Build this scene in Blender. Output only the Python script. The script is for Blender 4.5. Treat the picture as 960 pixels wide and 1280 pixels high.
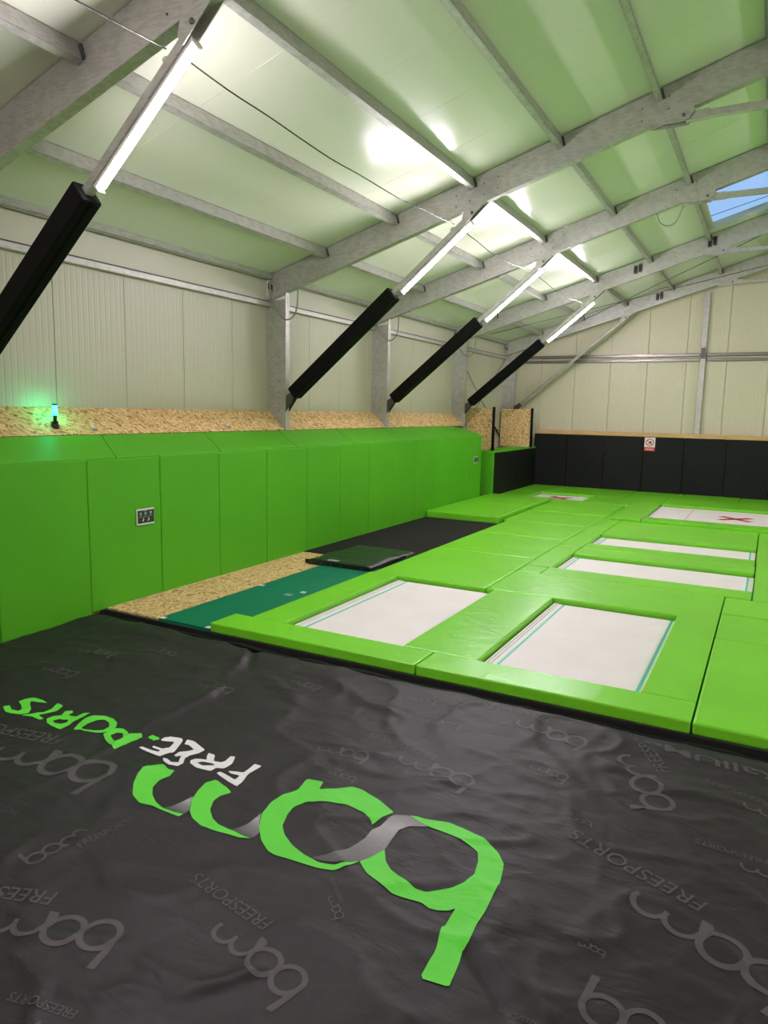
import bpy, bmesh, math, random
from mathutils import Vector, Matrix, noise
for o in list(bpy.data.objects): bpy.data.objects.remove(o, do_unlink=True)
scene = bpy.context.scene
COL = scene.collection
random.seed(7)

# ------------------------------------------------------------------ camera
cam_d = bpy.data.cameras.new('camera'); cam = bpy.data.objects.new('camera', cam_d); COL.objects.link(cam)
RX = Vector((0.87872283, 0.47692348, 0.0197531)); RY = Vector((0.08456566, -0.11481619, -0.98978073)); RZ = Vector((-0.46978169, 0.87141336, -0.14122296))
M4 = Matrix.Identity(4)
for i in range(3):
    M4[i][0] = RX[i]; M4[i][1] = -RY[i]; M4[i][2] = -RZ[i]
M4[0][3], M4[1][3], M4[2][3] = 0.0, 0.0, 2.272
cam.matrix_world = M4
cam_d.sensor_fit = 'VERTICAL'; cam_d.sensor_height = 36.0; cam_d.sensor_width = 27.0
cam_d.lens = 888.27 / 1280 * 36.0
cam_d.clip_start = 0.05; cam_d.clip_end = 200
scene.camera = cam

# ------------------------------------------------------------------ world and exposure
w = bpy.data.worlds.new('world'); scene.world = w; w.use_nodes = True
bg = w.node_tree.nodes['Background']
bg.inputs[0].default_value = (0.36, 0.60, 0.98, 1); bg.inputs[1].default_value = 1.0
scene.view_settings.view_transform = 'Standard'; scene.view_settings.look = 'None'
scene.view_settings.gamma = 1.0; scene.view_settings.use_curve_mapping = False
scene.view_settings.exposure = 0.0
LED_POWER = 330.0

# ------------------------------------------------------------------ materials
MATS = {}
def srgb(r, g, b):
    f = lambda c: (c/255/12.92) if c/255 <= .04045 else ((c/255+.055)/1.055)**2.4
    return (f(r), f(g), f(b), 1)
def mat(name, col, rough=.5, metal=0.0, spec=.5, build=None):
    m = bpy.data.materials.new(name); m.use_nodes = True
    nt = m.node_tree; b = nt.nodes['Principled BSDF']
    b.inputs['Base Color'].default_value = col; b.inputs['Roughness'].default_value = rough
    b.inputs['Metallic'].default_value = metal; b.inputs['Specular IOR Level'].default_value = spec
    if build: build(nt, b)
    MATS[name] = m; return m
def N(nt, t, **kw):
    n = nt.nodes.new(t)
    for k, v in kw.items():
        if k in n.inputs: n.inputs[k].default_value = v
        else: setattr(n, k, v)
    return n
def coords(nt, kind='Object', scale=(1,1,1), rot=(0,0,0)):
    tc = N(nt, 'ShaderNodeTexCoord'); mp = N(nt, 'ShaderNodeMapping')
    mp.inputs['Scale'].default_value = scale; mp.inputs['Rotation'].default_value = rot
    if kind == 'World':
        g = N(nt, 'ShaderNodeNewGeometry'); nt.links.new(g.outputs['Position'], mp.inputs[0])
    else: nt.links.new(tc.outputs[kind], mp.inputs[0])
    return mp.outputs[0]
def ramp(nt, fac, stops):
    r = N(nt, 'ShaderNodeValToRGB'); e = r.color_ramp.elements
    while len(e) < len(stops): e.new(.5)
    for el, (p, c) in zip(e, stops): el.position = p; el.color = c
    nt.links.new(fac, r.inputs[0]); return r.outputs[0]
def bump(nt, b, h, strength, dist=.01, prev=None):
    n = N(nt, 'ShaderNodeBump'); n.inputs['Strength'].default_value = strength; n.inputs['Distance'].default_value = dist
    nt.links.new(h, n.inputs['Height'])
    if prev: nt.links.new(prev, n.inputs['Normal'])
    nt.links.new(n.outputs[0], b.inputs['Normal']); return n.outputs[0]
def noise_tex(nt, vec, scale, detail=3, rough=.5, dist=0):
    n = N(nt, 'ShaderNodeTexNoise'); n.inputs['Scale'].default_value = scale; n.inputs['Detail'].default_value = detail
    n.inputs['Roughness'].default_value = rough; n.inputs['Distortion'].default_value = dist
    nt.links.new(vec, n.inputs['Vector']); return n.outputs['Fac']

def vinyl(str_=.35, sc=3.0):
    def f(nt, b):
        v = coords(nt, 'World')
        h1 = noise_tex(nt, v, sc, 4, .55, .8)
        v2 = coords(nt, 'World', (1, 1, 1)); h2 = noise_tex(nt, v2, 260, 2)
        n1 = bump(nt, b, h1, str_, .02); bump(nt, b, h2, .06, .002, n1)
        c = b.inputs['Base Color'].default_value[:]
        k = noise_tex(nt, v, .7, 2)
        col = ramp(nt, k, [(.3, (c[0]*.93, c[1]*.93, c[2]*.93, 1)), (.7, (min(c[0]*1.06,1), min(c[1]*1.05,1), c[2]*1.06, 1))])
        nt.links.new(col, b.inputs['Base Color'])
    return f
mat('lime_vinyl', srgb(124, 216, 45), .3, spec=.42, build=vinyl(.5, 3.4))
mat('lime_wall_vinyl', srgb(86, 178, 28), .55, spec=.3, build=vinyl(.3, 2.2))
mat('black_vinyl', srgb(22, 23, 24), .6, spec=.22, build=vinyl(.45, 2.5))
mat('dark_mat_vinyl', srgb(24, 38, 22), .40, build=vinyl(.5, 4))  # green reflection on the black mat is mixed into the base colour
mat('teal_mat_vinyl', srgb(0, 122, 86), .6, spec=.25, build=vinyl(.2, 3))
mat('foam_black', srgb(7, 7, 7), .7, spec=.2, build=vinyl(.3, 6))
mat('black_plastic', srgb(14, 14, 15), .45)
mat('white_plastic', srgb(228, 226, 222), .4)
mat('cable_black', srgb(26, 26, 24), .5)
mat('conduit_grey', srgb(150, 152, 146), .5)
mat('sign_red', srgb(206, 52, 66), .4)
mat('sign_white', srgb(236, 234, 232), .4)
mat('sign_dark', srgb(40, 44, 40), .4)
mat('sign_grey', srgb(150, 155, 150), .45)
mat('teal_line', srgb(70, 196, 176), .5)
mat('crimson_line', srgb(184, 18, 58), .5)
mat('pink_line', srgb(222, 158, 172), .5)
mat('shadow_black', srgb(22, 22, 22), .8)  # painted shade for the pad-edge channel and the spring gaps

def galv(nt, b):
    v = coords(nt, 'World')
    a = noise_tex(nt, v, 9, 4, .6); s = noise_tex(nt, coords(nt, 'World', (3, 3, 22)), 3, 3)
    mx = N(nt, 'ShaderNodeMath', operation='ADD'); nt.links.new(a, mx.inputs[0]); nt.links.new(s, mx.inputs[1])
    c = ramp(nt, mx.outputs[0], [(.6, srgb(170, 168, 162)), (1.0, srgb(180, 178, 172)), (1.4, srgb(190, 188, 183))])
    nt.links.new(c, b.inputs['Base Color'])
    r = ramp(nt, a, [(.3, (.42,)*3+(1,)), (.7, (.50,)*3+(1,))]); nt.links.new(r, b.inputs['Roughness'])
mat('galvanised_steel', srgb(178, 177, 172), .45, .42, build=galv)
mat('rail_steel', srgb(128, 125, 116), .35, .6)
mat('dark_steel', srgb(88, 88, 84), .45, .5)
mat('bolt_steel', srgb(120, 118, 112), .4, .8)

def ribbed(axis):
    def f(nt, b):
        v = coords(nt, 'World')
        wv = N(nt, 'ShaderNodeTexWave', wave_type='BANDS', bands_direction=axis, wave_profile='SIN')
        wv.inputs['Scale'].default_value = 3.9; wv.inputs['Distortion'].default_value = 0
        nt.links.new(v, wv.inputs['Vector'])
        h = ramp(nt, wv.outputs['Fac'], [(0, (0,0,0,1)), (.3, (1,1,1,1))])
        n1 = bump(nt, b, h, .4, .008)
        bump(nt, b, noise_tex(nt, v, .9, 2), .15, .02, n1)
    return f
mat('wall_panel_side', srgb(190, 187, 165), .42, build=ribbed('Y'))
mat('wall_panel_end', srgb(212, 206, 178), .42, build=ribbed('X'))
def roofb(nt, b):
    v = coords(nt, 'World')
    bump(nt, b, noise_tex(nt, v, .55, 2, .4), .35, .04)
mat('roof_panel', srgb(222, 225, 206), .23, spec=.2, build=roofb)
mat('cream_flashing', srgb(200, 198, 178), .45)

def osb(nt, b):
    v = coords(nt, 'World', (1, 1, 1), (.6, .2, .35))
    d = noise_tex(nt, v, 5, 2); 
    vm = N(nt, 'ShaderNodeVectorMath', operation='MULTIPLY_ADD'); vm.inputs[1].default_value = (.22,)*3
    dc = N(nt, 'ShaderNodeTexNoise'); dc.inputs['Scale'].default_value = 4.0; nt.links.new(v, dc.inputs['Vector'])
    nt.links.new(dc.outputs['Color'], vm.inputs[0]); nt.links.new(v, vm.inputs[2])
    mp = N(nt, 'ShaderNodeMapping'); mp.inputs['Scale'].default_value = (62, 22, 56); nt.links.new(vm.outputs[0], mp.inputs[0])
    vo = N(nt, 'ShaderNodeTexVoronoi'); vo.inputs['Scale'].default_value = 1.0; nt.links.new(mp.outputs[0], vo.inputs['Vector'])
    sep = N(nt, 'ShaderNodeSeparateColor'); nt.links.new(vo.outputs['Color'], sep.inputs[0])
    c = ramp(nt, sep.outputs[0], [(0, srgb(132, 84, 40)), (.2, srgb(206, 160, 98)), (.65, srgb(232, 198, 138)), (1, srgb(244, 218, 166))])
    nt.links.new(c, b.inputs['Base Color'])
    bump(nt, b, sep.outputs[1], .3, .003)
mat('osb_board', srgb(205, 165, 105), .65, build=osb)
def wood(nt, b):
    h = noise_tex(nt, coords(nt, 'World', (1.2, 12, 22)), 3, 4)
    nt.links.new(ramp(nt, h, [(.3, srgb(196, 152, 92)), (.7, srgb(226, 190, 134))]), b.inputs['Base Color'])
mat('timber', srgb(210, 172, 112), .6, build=wood)
def bedm(nt, b):
    v = coords(nt, 'World')
    c = ramp(nt, noise_tex(nt, v, 2.5, 3), [(.3, srgb(238, 230, 230)), (.7, srgb(242, 235, 235))]); nt.links.new(c, b.inputs['Base Color'])
    bump(nt, b, noise_tex(nt, v, 900, 1), .1, .001)
mat('trampoline_bed', srgb(226, 218, 217), .6, build=bedm)
mat('spring_grey', srgb(96, 98, 100), .4, .6)
def carpet(nt, b):
    v = coords(nt, 'World'); h = noise_tex(nt, v, 180, 2)
    nt.links.new(ramp(nt, noise_tex(nt, v, 60, 3), [(.3, srgb(30, 28, 28)), (.7, srgb(48, 45, 45))]), b.inputs['Base Color'])
    bump(nt, b, h, .4, .004)
mat('carpet_black', srgb(52, 50, 50), .9, spec=.15, build=carpet)
def conc(nt, b):
    v = coords(nt, 'World'); nt.links.new(ramp(nt, noise_tex(nt, v, 2, 5), [(.3, srgb(70, 70, 68)), (.7, srgb(98, 97, 94))]), b.inputs['Base Color'])
mat('concrete', srgb(84, 84, 82), .7, build=conc)

def cloth(nt, b):
    v = coords(nt, 'World', (1, 1, 1), (0, 0, .5))
    h1 = noise_tex(nt, coords(nt, 'World', (1.0, 1.9, 1), (0, 0, .45)), 3.0, 3, .5, .5)
    h2 = noise_tex(nt, coords(nt, 'World', (1.8, 1.0, 1), (0, 0, .3)), 9, 3, .55, .4)
    n1 = bump(nt, b, h1, .5, .03); n2 = bump(nt, b, h2, .18, .008, n1)
    rn = N(nt, 'ShaderNodeTexNoise', noise_type='RIDGED_MULTIFRACTAL'); nt.links.new(coords(nt, 'World', (1.5, 1.0, 1), (0, 0, -.5)), rn.inputs['Vector'])
    rn.inputs['Scale'].default_value = 2.6; rn.inputs['Detail'].default_value = 2.5; rn.inputs['Distortion'].default_value = .6
    bump(nt, b, rn.outputs['Fac'], .3, .012, n2)
CLOTH = cloth
mat('cover_fabric', srgb(39, 35, 38), .50, spec=.26, build=cloth)
mat('print_grey', srgb(80, 75, 78), .5, spec=.26, build=cloth)
mat('print_green', srgb(98, 216, 66), .5, spec=.25, build=cloth)
mat('print_white', srgb(232, 230, 232), .5, build=cloth)
def gradm(nt, b):
    cloth(nt, b)
    tc = N(nt, 'ShaderNodeTexCoord'); sp = N(nt, 'ShaderNodeSeparateXYZ'); nt.links.new(tc.outputs['Generated'], sp.inputs[0])
    nt.links.new(ramp(nt, sp.outputs[1], [(0, srgb(58, 57, 59)), (.45, srgb(120, 118, 122)), (.75, srgb(168, 166, 170)), (1, srgb(110, 108, 110))]), b.inputs['Base Color'])
mat('print_fade', srgb(130, 128, 132), .5, build=gradm)

def emis(name, col, s):
    m = bpy.data.materials.new(name); m.use_nodes = True; nt = m.node_tree
    b = nt.nodes['Principled BSDF']; b.inputs['Base Color'].default_value = (.8, .8, .8, 1)
    b.inputs['Emission Color'].default_value = col; b.inputs['Emission Strength'].default_value = s
    MATS[name] = m
emis('led_diffuser', (1.0, .885, 1.0, 1), LED_POWER)
emis('beacon_glow', (0.0, 1.0, .42, 1), 65.0)
def glass(nt, b):
    b.inputs['Transmission Weight'].default_value = 1.0; b.inputs['IOR'].default_value = 1.05
mat('skylight_glass', (.95, .97, 1, 1), .02, build=glass)

# ------------------------------------------------------------------ helpers
def link(o, parent=None):
    COL.objects.link(o)
    if parent: o.parent = parent
    return o
def tag(o, label=None, cat=None, group=None, kind=None):
    if label: o['label'] = label
    if cat: o['category'] = cat
    if group: o['group'] = group
    if kind: o['kind'] = kind
    return o
def empty(name, loc, label=None, cat=None, group=None, kind=None):
    o = bpy.data.objects.new(name, None); o.empty_display_size = .1; o.location = loc
    link(o); return tag(o, label, cat, group, kind)
def bm_obj(name, bm, m, parent=None, loc=None, smooth=False):
    me = bpy.data.meshes.new(name); bm.normal_update(); bm.to_mesh(me); bm.free()
    me.materials.append(MATS[m])
    if smooth:
        for p in me.polygons: p.use_smooth = True
    o = bpy.data.objects.new(name, me)
    if loc is not None: o.location = loc
    return link(o, parent)
def rel(parent, p):                      # world point -> local of an unrotated empty
    return (Vector(p) - Vector(parent.location)) if parent else Vector(p)
BOX = {}
def box_data(name, s, m, bev=0.0, seg=1):
    key = (name, tuple(round(v, 4) for v in s), m, bev, seg)
    if key in BOX: return BOX[key]
    bm = bmesh.new(); bmesh.ops.create_cube(bm, size=1.0)
    bmesh.ops.scale(bm, vec=s, verts=bm.verts)
    if bev > 0: bmesh.ops.bevel(bm, geom=list(bm.edges), offset=bev, segments=seg, profile=.5, affect='EDGES')
    me = bpy.data.meshes.new(name); bm.to_mesh(me); bm.free(); me.materials.append(MATS[m])
    BOX[key] = me; return me
def box(name, x0, x1, y0, y1, z0, z1, m, parent=None, bev=0.0, seg=1, rot=None):
    me = box_data(name, (abs(x1-x0), abs(y1-y0), abs(z1-z0)), m, bev, seg)
    o = bpy.data.objects.new(name, me); c = Vector(((x0+x1)/2, (y0+y1)/2, (z0+z1)/2))
    o.location = rel(parent, c)
    if rot: o.rotation_euler = rot
    return link(o, parent)
def poly_prism(name, pts, ext, m, parent=None, bev=0.0):
    """pts: world 3D loop of a flat face; ext: extrusion vector"""
    bm = bmesh.new(); off = Vector(parent.location) if parent else Vector((0,0,0))
    vs = [bm.verts.new(Vector(p)-off) for p in pts]; f = bm.faces.new(vs)
    r = bmesh.ops.extrude_face_region(bm, geom=[f])
    bmesh.ops.translate(bm, vec=ext, verts=[v for v in r['geom'] if isinstance(v, bmesh.types.BMVert)])
    bmesh.ops.recalc_face_normals(bm, faces=bm.faces)
    if bev: bmesh.ops.bevel(bm, geom=list(bm.edges), offset=bev, segments=2, profile=.5, affect='EDGES')
    return bm_obj(name, bm, m, parent)
def add_bar(bm, a, b, wx, wz, up=Vector((0,0,1))):
    """rectangular bar from a to b; wx across, wz along 'up'"""
    a, b = Vector(a), Vector(b); d = (b-a).normalized(); s = d.cross(up)
    if s.length < 1e-4: s = d.cross(Vector((0,1,0)))
    s.normalize(); u = s.cross(d).normalized()
    q = []
    for e in (a, b):
        q.append([bm.verts.new(e + s*i*wx/2 + u*j*wz/2) for i, j in ((-1,-1),(1,-1),(1,1),(-1,1))])
    bm.faces.new(q[0][::-1]); bm.faces.new(q[1])
    for k in range(4): bm.faces.new((q[0][k], q[0][(k+1)%4], q[1][(k+1)%4], q[1][k]))
def bar(name, a, b, wx, wz, m, parent=None, up=Vector((0,0,1)), bev=0.0, seg=1):
    bm = bmesh.new(); add_bar(bm, rel(parent, a), rel(parent, b), wx, wz, up)
    bmesh.ops.recalc_face_normals(bm, faces=bm.faces)
    if bev: bmesh.ops.bevel(bm, geom=list(bm.edges), offset=bev, segments=seg, profile=.5, affect='EDGES')
    return bm_obj(name, bm, m, parent)
def add_tube(bm, pts, r, n=8, cap=True):
    rings = []
    pts = [Vector(p) for p in pts]
    for i, p in enumerate(pts):
        d = (pts[min(i+1, len(pts)-1)] - pts[max(i-1, 0)]).normalized()
        a = Vector((0,0,1)) if abs(d.z) < .9 else Vector((1,0,0))
        s = d.cross(a).normalized(); u = s.cross(d)
        rr = r[i] if isinstance(r, (list, tuple)) else r
        rings.append([bm.verts.new(p + (s*math.cos(t)+u*math.sin(t))*rr) for t in [2*math.pi*k/n for k in range(n)]])
    for A, B in zip(rings, rings[1:]):
        for k in range(n): bm.faces.new((A[k], A[(k+1)%n], B[(k+1)%n], B[k]))
    if cap: bm.faces.new(rings[0][::-1]); bm.faces.new(rings[-1])
def tube(name, pts, r, m, parent=None, n=8):
    bm = bmesh.new(); add_tube(bm, [rel(parent, p) for p in pts], r, n)
    bmesh.ops.recalc_face_normals(bm, faces=bm.faces)
    return bm_obj(name, bm, m, parent, smooth=True)
def cyl(name, c, axis, r, h, m, parent=None, n=12):
    c = Vector(c); a = Vector(axis).normalized()
    return tube(name, [c - a*h/2, c + a*h/2], r, m, parent, n)
def boxes(name, parts, m, parent=None, bev=0.0):
    bm = bmesh.new(); off = Vector(parent.location) if parent else Vector((0,0,0))
    for (x0, x1, y0, y1, z0, z1) in parts:
        r = bmesh.ops.create_cube(bm, size=1.0)
        bmesh.ops.scale(bm, vec=(x1-x0, y1-y0, z1-z0), verts=r['verts'])
        bmesh.ops.translate(bm, vec=Vector(((x0+x1)/2, (y0+y1)/2, (z0+z1)/2))-off, verts=r['verts'])
    if bev: bmesh.ops.bevel(bm, geom=list(bm.edges), offset=bev, segments=1, affect='EDGES')
    return bm_obj(name, bm, m, parent)
ORD = ['first','second','third','fourth','fifth','sixth','seventh','eighth','ninth','tenth','eleventh','twelfth','thirteenth','fourteenth','fifteenth','sixteenth','seventeenth','eighteenth','nineteenth','twentieth']

def under(child, part):                  # make child a sub-part of a part (both hang on an unrotated thing)
    child.location = child.location - part.location; child.parent = part; return child

# ------------------------------------------------------------------ dimensions
XW = -7.36                       # inner face of the left wall
XC = -7.0                        # inner flange of the columns
XP = -6.4                        # face of the padded wall
YE = 21.9                        # inner face of the end wall
XR = 0.6                         # ridge
XRW = 2*XR - XW                  # right wall
YB = -3.2                        # wall behind
FR = [-1.2, 4.15, 9.53, 13.01, 17.24, 21.2]      # frame lines
def roof_z(x): return 6.60 + .3*x if x <= XR else 6.60 + .3*(2*XR - x)
def raf_z(x): return roof_z(x) - .39
SL = math.atan(.3)

# ------------------------------------------------------------------ the setting
def panel_mesh(name, corners, out, th, m, parent, ch=.006, loc0=None):
    """corners: visible face a,b,c,d with seams along a-d and b-c ; 'out' points away from the room"""
    a, b, c, d = [Vector(p) for p in corners]; out = Vector(out).normalized()
    e = (b-a).normalized()
    bm = bmesh.new()
    l0 = [a+e*ch, b-e*ch, c-e*ch, d+e*ch]; l1 = [p+out*ch*1.3 for p in (a, b, c, d)]; l2 = [p+out*th for p in (a, b, c, d)]
    L = [[bm.verts.new(p) for p in l] for l in (l0, l1, l2)]
    bm.faces.new(L[0])
    for A, B in zip(L, L[1:]):
        for k in range(4): bm.faces.new((A[k], A[(k+1)%4], B[(k+1)%4], B[k]))
    bm.faces.new(L[2][::-1])
    bmesh.ops.recalc_face_normals(bm, faces=bm.faces)
    return bm_obj(name, bm, m, parent)

def keep(o, par):
    o.parent = par; o.matrix_parent_inverse = Matrix.Translation(-Vector(par.location)); return o
floor = box('floor', XP-1.0, XRW+.1, 5.34, YE+.3, -.34, 0.0, 'concrete'); tag(floor, 'grey concrete floor slab beneath the trampoline court', kind='structure')
fp = box('floor_pit', XP-1.0, XRW+.1, YB-.1, 5.33, -.64, -.34, 'concrete'); tag(fp, 'lower concrete floor beneath the black fabric cover', kind='structure')
edge = box('trim_1', XP, 6.0, 5.325, 5.338, -.34, -.002, 'shadow_black'); tag(edge, 'black strip painting in the shade along the front of the trampoline court', kind='structure')  # black strip stands in for the shade in the channel before the pads

# left wall: sandwich panels
wl = box('wall_left', XW-.16, XW-.101, YB, YE, -.3, 4.40, 'cream_flashing'); tag(wl, 'cream ribbed metal side wall behind the steel columns', kind='structure')
ys = [5.56 + 1.033*k for k in range(-9, 17)]
ys = [YB] + [y for y in ys if YB+.1 < y < YE-.1] + [YE]
for y0, y1 in zip(ys, ys[1:]):
    keep(panel_mesh('wall_panel', [(XW, y0+.003, -.3), (XW, y1-.003, -.3), (XW, y1-.003, 3.99), (XW, y0+.003, 3.99)], (-1,0,0), .1, 'wall_panel_side', None, .005), wl)
keep(box('eave_flashing', XW-.1, XW, YB, YE, 3.99, 4.40, 'cream_flashing', None), wl)
# end wall
we = poly_prism('wall_back', [(XW, YE+.101, -.3), (XRW, YE+.101, -.3), (XRW, YE+.101, roof_z(XRW)+.02), (XR, YE+.101, roof_z(XR)+.02), (XW, YE+.101, roof_z(XW)+.02)], (0, .06, 0), 'cream_flashing')
tag(we, 'cream ribbed metal gable end wall above the black pads', kind='structure')
xs = [-5.36 + 1.03*k for k in range(-1, 16)]
xs = sorted([XW] + [x for x in xs if XW+.1 < x < XRW-.1] + [XR, XRW])
for x0, x1 in zip(xs, xs[1:]):
    if x1-x0 < .02: continue
    panel_mesh('wall_panel', [(x0+.003, YE, -.3), (x1-.003, YE, -.3), (x1-.003, YE, roof_z(x1)), (x0+.003, YE, roof_z(x0))], (0,1,0), .1, 'wall_panel_end', we)
wr = box('wall_right', XRW, XRW+.1, YB, YE, -.3, 4.40, 'wall_panel_side'); tag(wr, 'cream ribbed metal right side wall', kind='structure')
wf = poly_prism('wall_front', [(XW, YB-.1, -.6), (XRW, YB-.1, -.6), (XRW, YB-.1, roof_z(XRW)), (XR, YB-.1, roof_z(XR)), (XW, YB-.1, roof_z(XW))], (0, .1, 0), 'wall_panel_end')
tag(wf, 'cream ribbed metal wall behind the viewpoint', kind='structure')

# roof
SKX0, SKX1, SKY0, SKY1 = -1.43, -.20, 16.78-3*1.027, 16.78
nup = Vector((-math.sin(SL), 0, math.cos(SL))); nur = Vector((math.sin(SL), 0, math.cos(SL)))
ceil = box('ceiling', XR-.12, XR+.12, YB, YE, roof_z(XR)-.01, roof_z(XR)+.05, 'cream_flashing'); tag(ceil, 'pale glossy sandwich panel roof ceiling', kind='structure')
ry = [16.78 + 1.027*k for k in range(-25, 10)]
ry = [YB-.1] + [y for y in ry if YB < y < YE] + [YE+.1]
def rp(xa, xb, y0, y1, nrm):
    o = panel_mesh('roof_panel', [(xa, y0, roof_z(xa)), (xa, y1, roof_z(xa)), (xb, y1, roof_z(xb)), (xb, y0, roof_z(xb))], nrm, .1, 'roof_panel', None, .0018)
    o.parent = ceil; o.matrix_parent_inverse = Matrix.Translation(-Vector(ceil.location))
for y0, y1 in zip(ry, ry[1:]):
    if y0 > SKY0-.01 and y1 < SKY1+.01:
        rp(XW-.16, SKX0, y0, y1, nup); rp(SKX1, XR, y0, y1, nup)
    else: rp(XW-.16, XR, y0, y1, nup)
    rp(XR, XRW+.16, y0, y1, nur)

# skylight
sky = empty('window_1', (SKX0, SKY0, roof_z(SKX0)), 'roof skylight with blue sky behind a thin line', None, None, 'structure')
def rpt(x, y, off=0): return Vector((x, y, roof_z(x))) + nup*off
for (a, b) in (((SKX0, SKY0), (SKX1, SKY0)), ((SKX0, SKY1), (SKX1, SKY1)), ((SKX0, SKY0), (SKX0, SKY1)), ((SKX1, SKY0), (SKX1, SKY1))):
    bar('window_frame', rpt(*a, .03), rpt(*b, .03), .05, .14, 'cream_flashing', sky, up=nup)
poly_prism('pane', [rpt(SKX0, SKY0, .09), rpt(SKX1, SKY0, .09), rpt(SKX1, SKY1, .09), rpt(SKX0, SKY1, .09)], nup*.012, 'skylight_glass', sky)
tube('thin_line', [rpt(SKX0, 16.1, .06), rpt(SKX1, 16.25, .06)], .006, 'cable_black', sky, 6)  # thin dark line across the opening

# ------------------------------------------------------------------ portal frames
FN = {0: 'fifth frame from end wall', 1: 'fourth frame from end wall', 2: 'third frame from end wall', 3: 'second frame from end wall', 4: 'first frame before end wall', 5: 'frame against end wall'}
T = .008
for i, F in enumerate(FR):
    # columns
    for side in ((-1, 1) if i < 5 else (-1,)):
        mx = (lambda x: x) if side < 0 else (lambda x: 2*XR - x)
        t = empty('steel_column', (mx(XC-.18), F, 0), ('galvanised steel wall column, ' + FN[i]) if side < 0 else ('galvanised steel column on the right wall, ' + FN[i]), 'column', 'galvanised wall columns')
        xa, xb = sorted((mx(XW+.002), mx(XC)))
        zt = raf_z(XW) - .002
        zi = raf_z(XC) - .002
        boxes('shaft', [(xa, xb, F, F+T, 0, zt), (xb-T, xb, F+T, F+.105, 0, zt if side > 0 else zi), (xa, xa+T, F+T, F+.105, 0, zt),
                        (xb-.03, xb-T, F+.097, F+.105, 0, zt), (xa+T, xa+.03, F+.097, F+.105, 0, zt)], 'galvanised_steel', t)
        if side < 0 and i > 0:
            for zz in (2.35, 2.54, 2.72, 2.92, 3.09):
                for xx in (-7.27, -7.12): cyl('bolt', (xx, F-.004, zz), (0,1,0), .009, .01, 'bolt_steel', t, 8)
    # rafters
    for side in ((-1, 1) if i < 5 else (-1,)):
        mx = (lambda x: x) if side < 0 else (lambda x: 2*XR - x)
        x0, x1 = XW+.02, XR
        t = empty('roof_rafter', (mx(x0), F, raf_z(XW)), ('galvanised steel roof rafter, ' + FN[i]) if side < 0 else ('galvanised steel rafter of the right roof slope, ' + FN[i]), 'rafter', 'galvanised roof rafters')
        def strip(za, zb, ya, yb):       # a plate following the slope between z offsets above raf_z
            bm_pts = [(mx(x0), ya, raf_z(x0)+za), (mx(x1), ya, raf_z(x1)+za), (mx(x1), ya, raf_z(x1)+zb), (mx(x0), ya, raf_z(x0)+zb)]
            return bm_pts, (0, yb-ya, 0)
        bm = bmesh.new(); off = Vector(t.location)
        for za, zb, ya, yb in ((0, .375, F-.002, F+T), (0, .01, F+T, F+.11), (.365, .375, F+T, F+.11), (.01, .035, F+.10, F+.11)):
            pts, ext = strip(za, zb, ya, yb)
            vs = [bm.verts.new(Vector(p)-off) for p in pts]; f = bm.faces.new(vs)
            r = bmesh.ops.extrude_face_region(bm, geom=[f]); bmesh.ops.translate(bm, vec=ext, verts=[v for v in r['geom'] if isinstance(v, bmesh.types.BMVert)])
        bmesh.ops.recalc_face_normals(bm, faces=bm.faces)
        bm_obj('web', bm, 'galvanised_steel', t)
        if side < 0 and i > 0:
            for xx in (-7.24, -7.15, -4.1, -3.9, -3.7, -3.5, -1.7, -1.4):
                for dz in (.1, .24): cyl('bolt', (xx, F-.006, raf_z(xx)+dz), (0,1,0), .009, .01, 'bolt_steel', t, 8)
            if i > 1:
                pl = poly_prism('eave_plate', [(-7.345, F-.007, raf_z(-7.345)+.17), (-7.25, F-.007, raf_z(-7.25)+.12), (-7.25, F-.007, raf_z(-7.25)+.2), (-7.345, F-.007, raf_z(-7.345)+.27)], (0, .004, 0), 'dark_steel', t)

# purlins between the frames
PX = [-7.30, -6.274, -5.074, -3.897, -2.718, -1.55, -.40]
BAY = {0: 'bay in front of the green beacon', 1: 'bay of the green beacon', 2: 'third bay from the end wall', 3: 'skylight bay', 4: 'bay at the end wall'}
BAYN = {0: 'fifth bay from end wall', 1: 'bay above the green beacon', 2: 'third bay from end wall', 3: 'bay with the skylight', 4: 'bay at the end wall'}
for bi in range(5):
    ya, yb = FR[bi]+.115, FR[bi+1]-.012
    for k, x in enumerate(PX):
        if bi == 0 and k not in (0, 1, 2, 3): continue
        w_, h_ = (.075, .15) if k else (.06, .09)
        c = Vector((x, 0, roof_z(x))) - nup*(h_/2 + .003)
        t = empty('roof_purlin', (x, (ya+yb)/2, c.z), 'galvanised roof purlin %s, %s' % ((ORD[k-1] + ' up from the eave') if k else 'along the eave', BAYN[bi]), 'purlin', 'galvanised roof purlins')
        sd = Vector((math.cos(SL), 0, math.sin(SL)))
        bm = bmesh.new(); off = Vector(t.location)
        for du, dn, wu, wn in ((w_/2-.004, 0, .008, h_), (0, h_/2-.004, w_, .008), (0, -h_/2+.004, w_, .008), (-w_/2+.004, -h_/2+.012, .008, .024)):
            p = c + sd*du + nup*dn
            add_bar(bm, Vector((p.x, ya, p.z))-off, Vector((p.x, yb, p.z))-off, wu, wn, up=nup)
        bmesh.ops.recalc_face_normals(bm, faces=bm.faces)
        bm_obj('beam', bm, 'galvanised_steel', t)
        if k:
            for yy in (yb-.004, ya+.004):
                p = c + sd*(.045)
                bar('cleat', (p.x, yy-.004, p.z-.01), (p.x, yy+.004, p.z-.01), .05, .12, 'dark_steel', t, up=nup)

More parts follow.
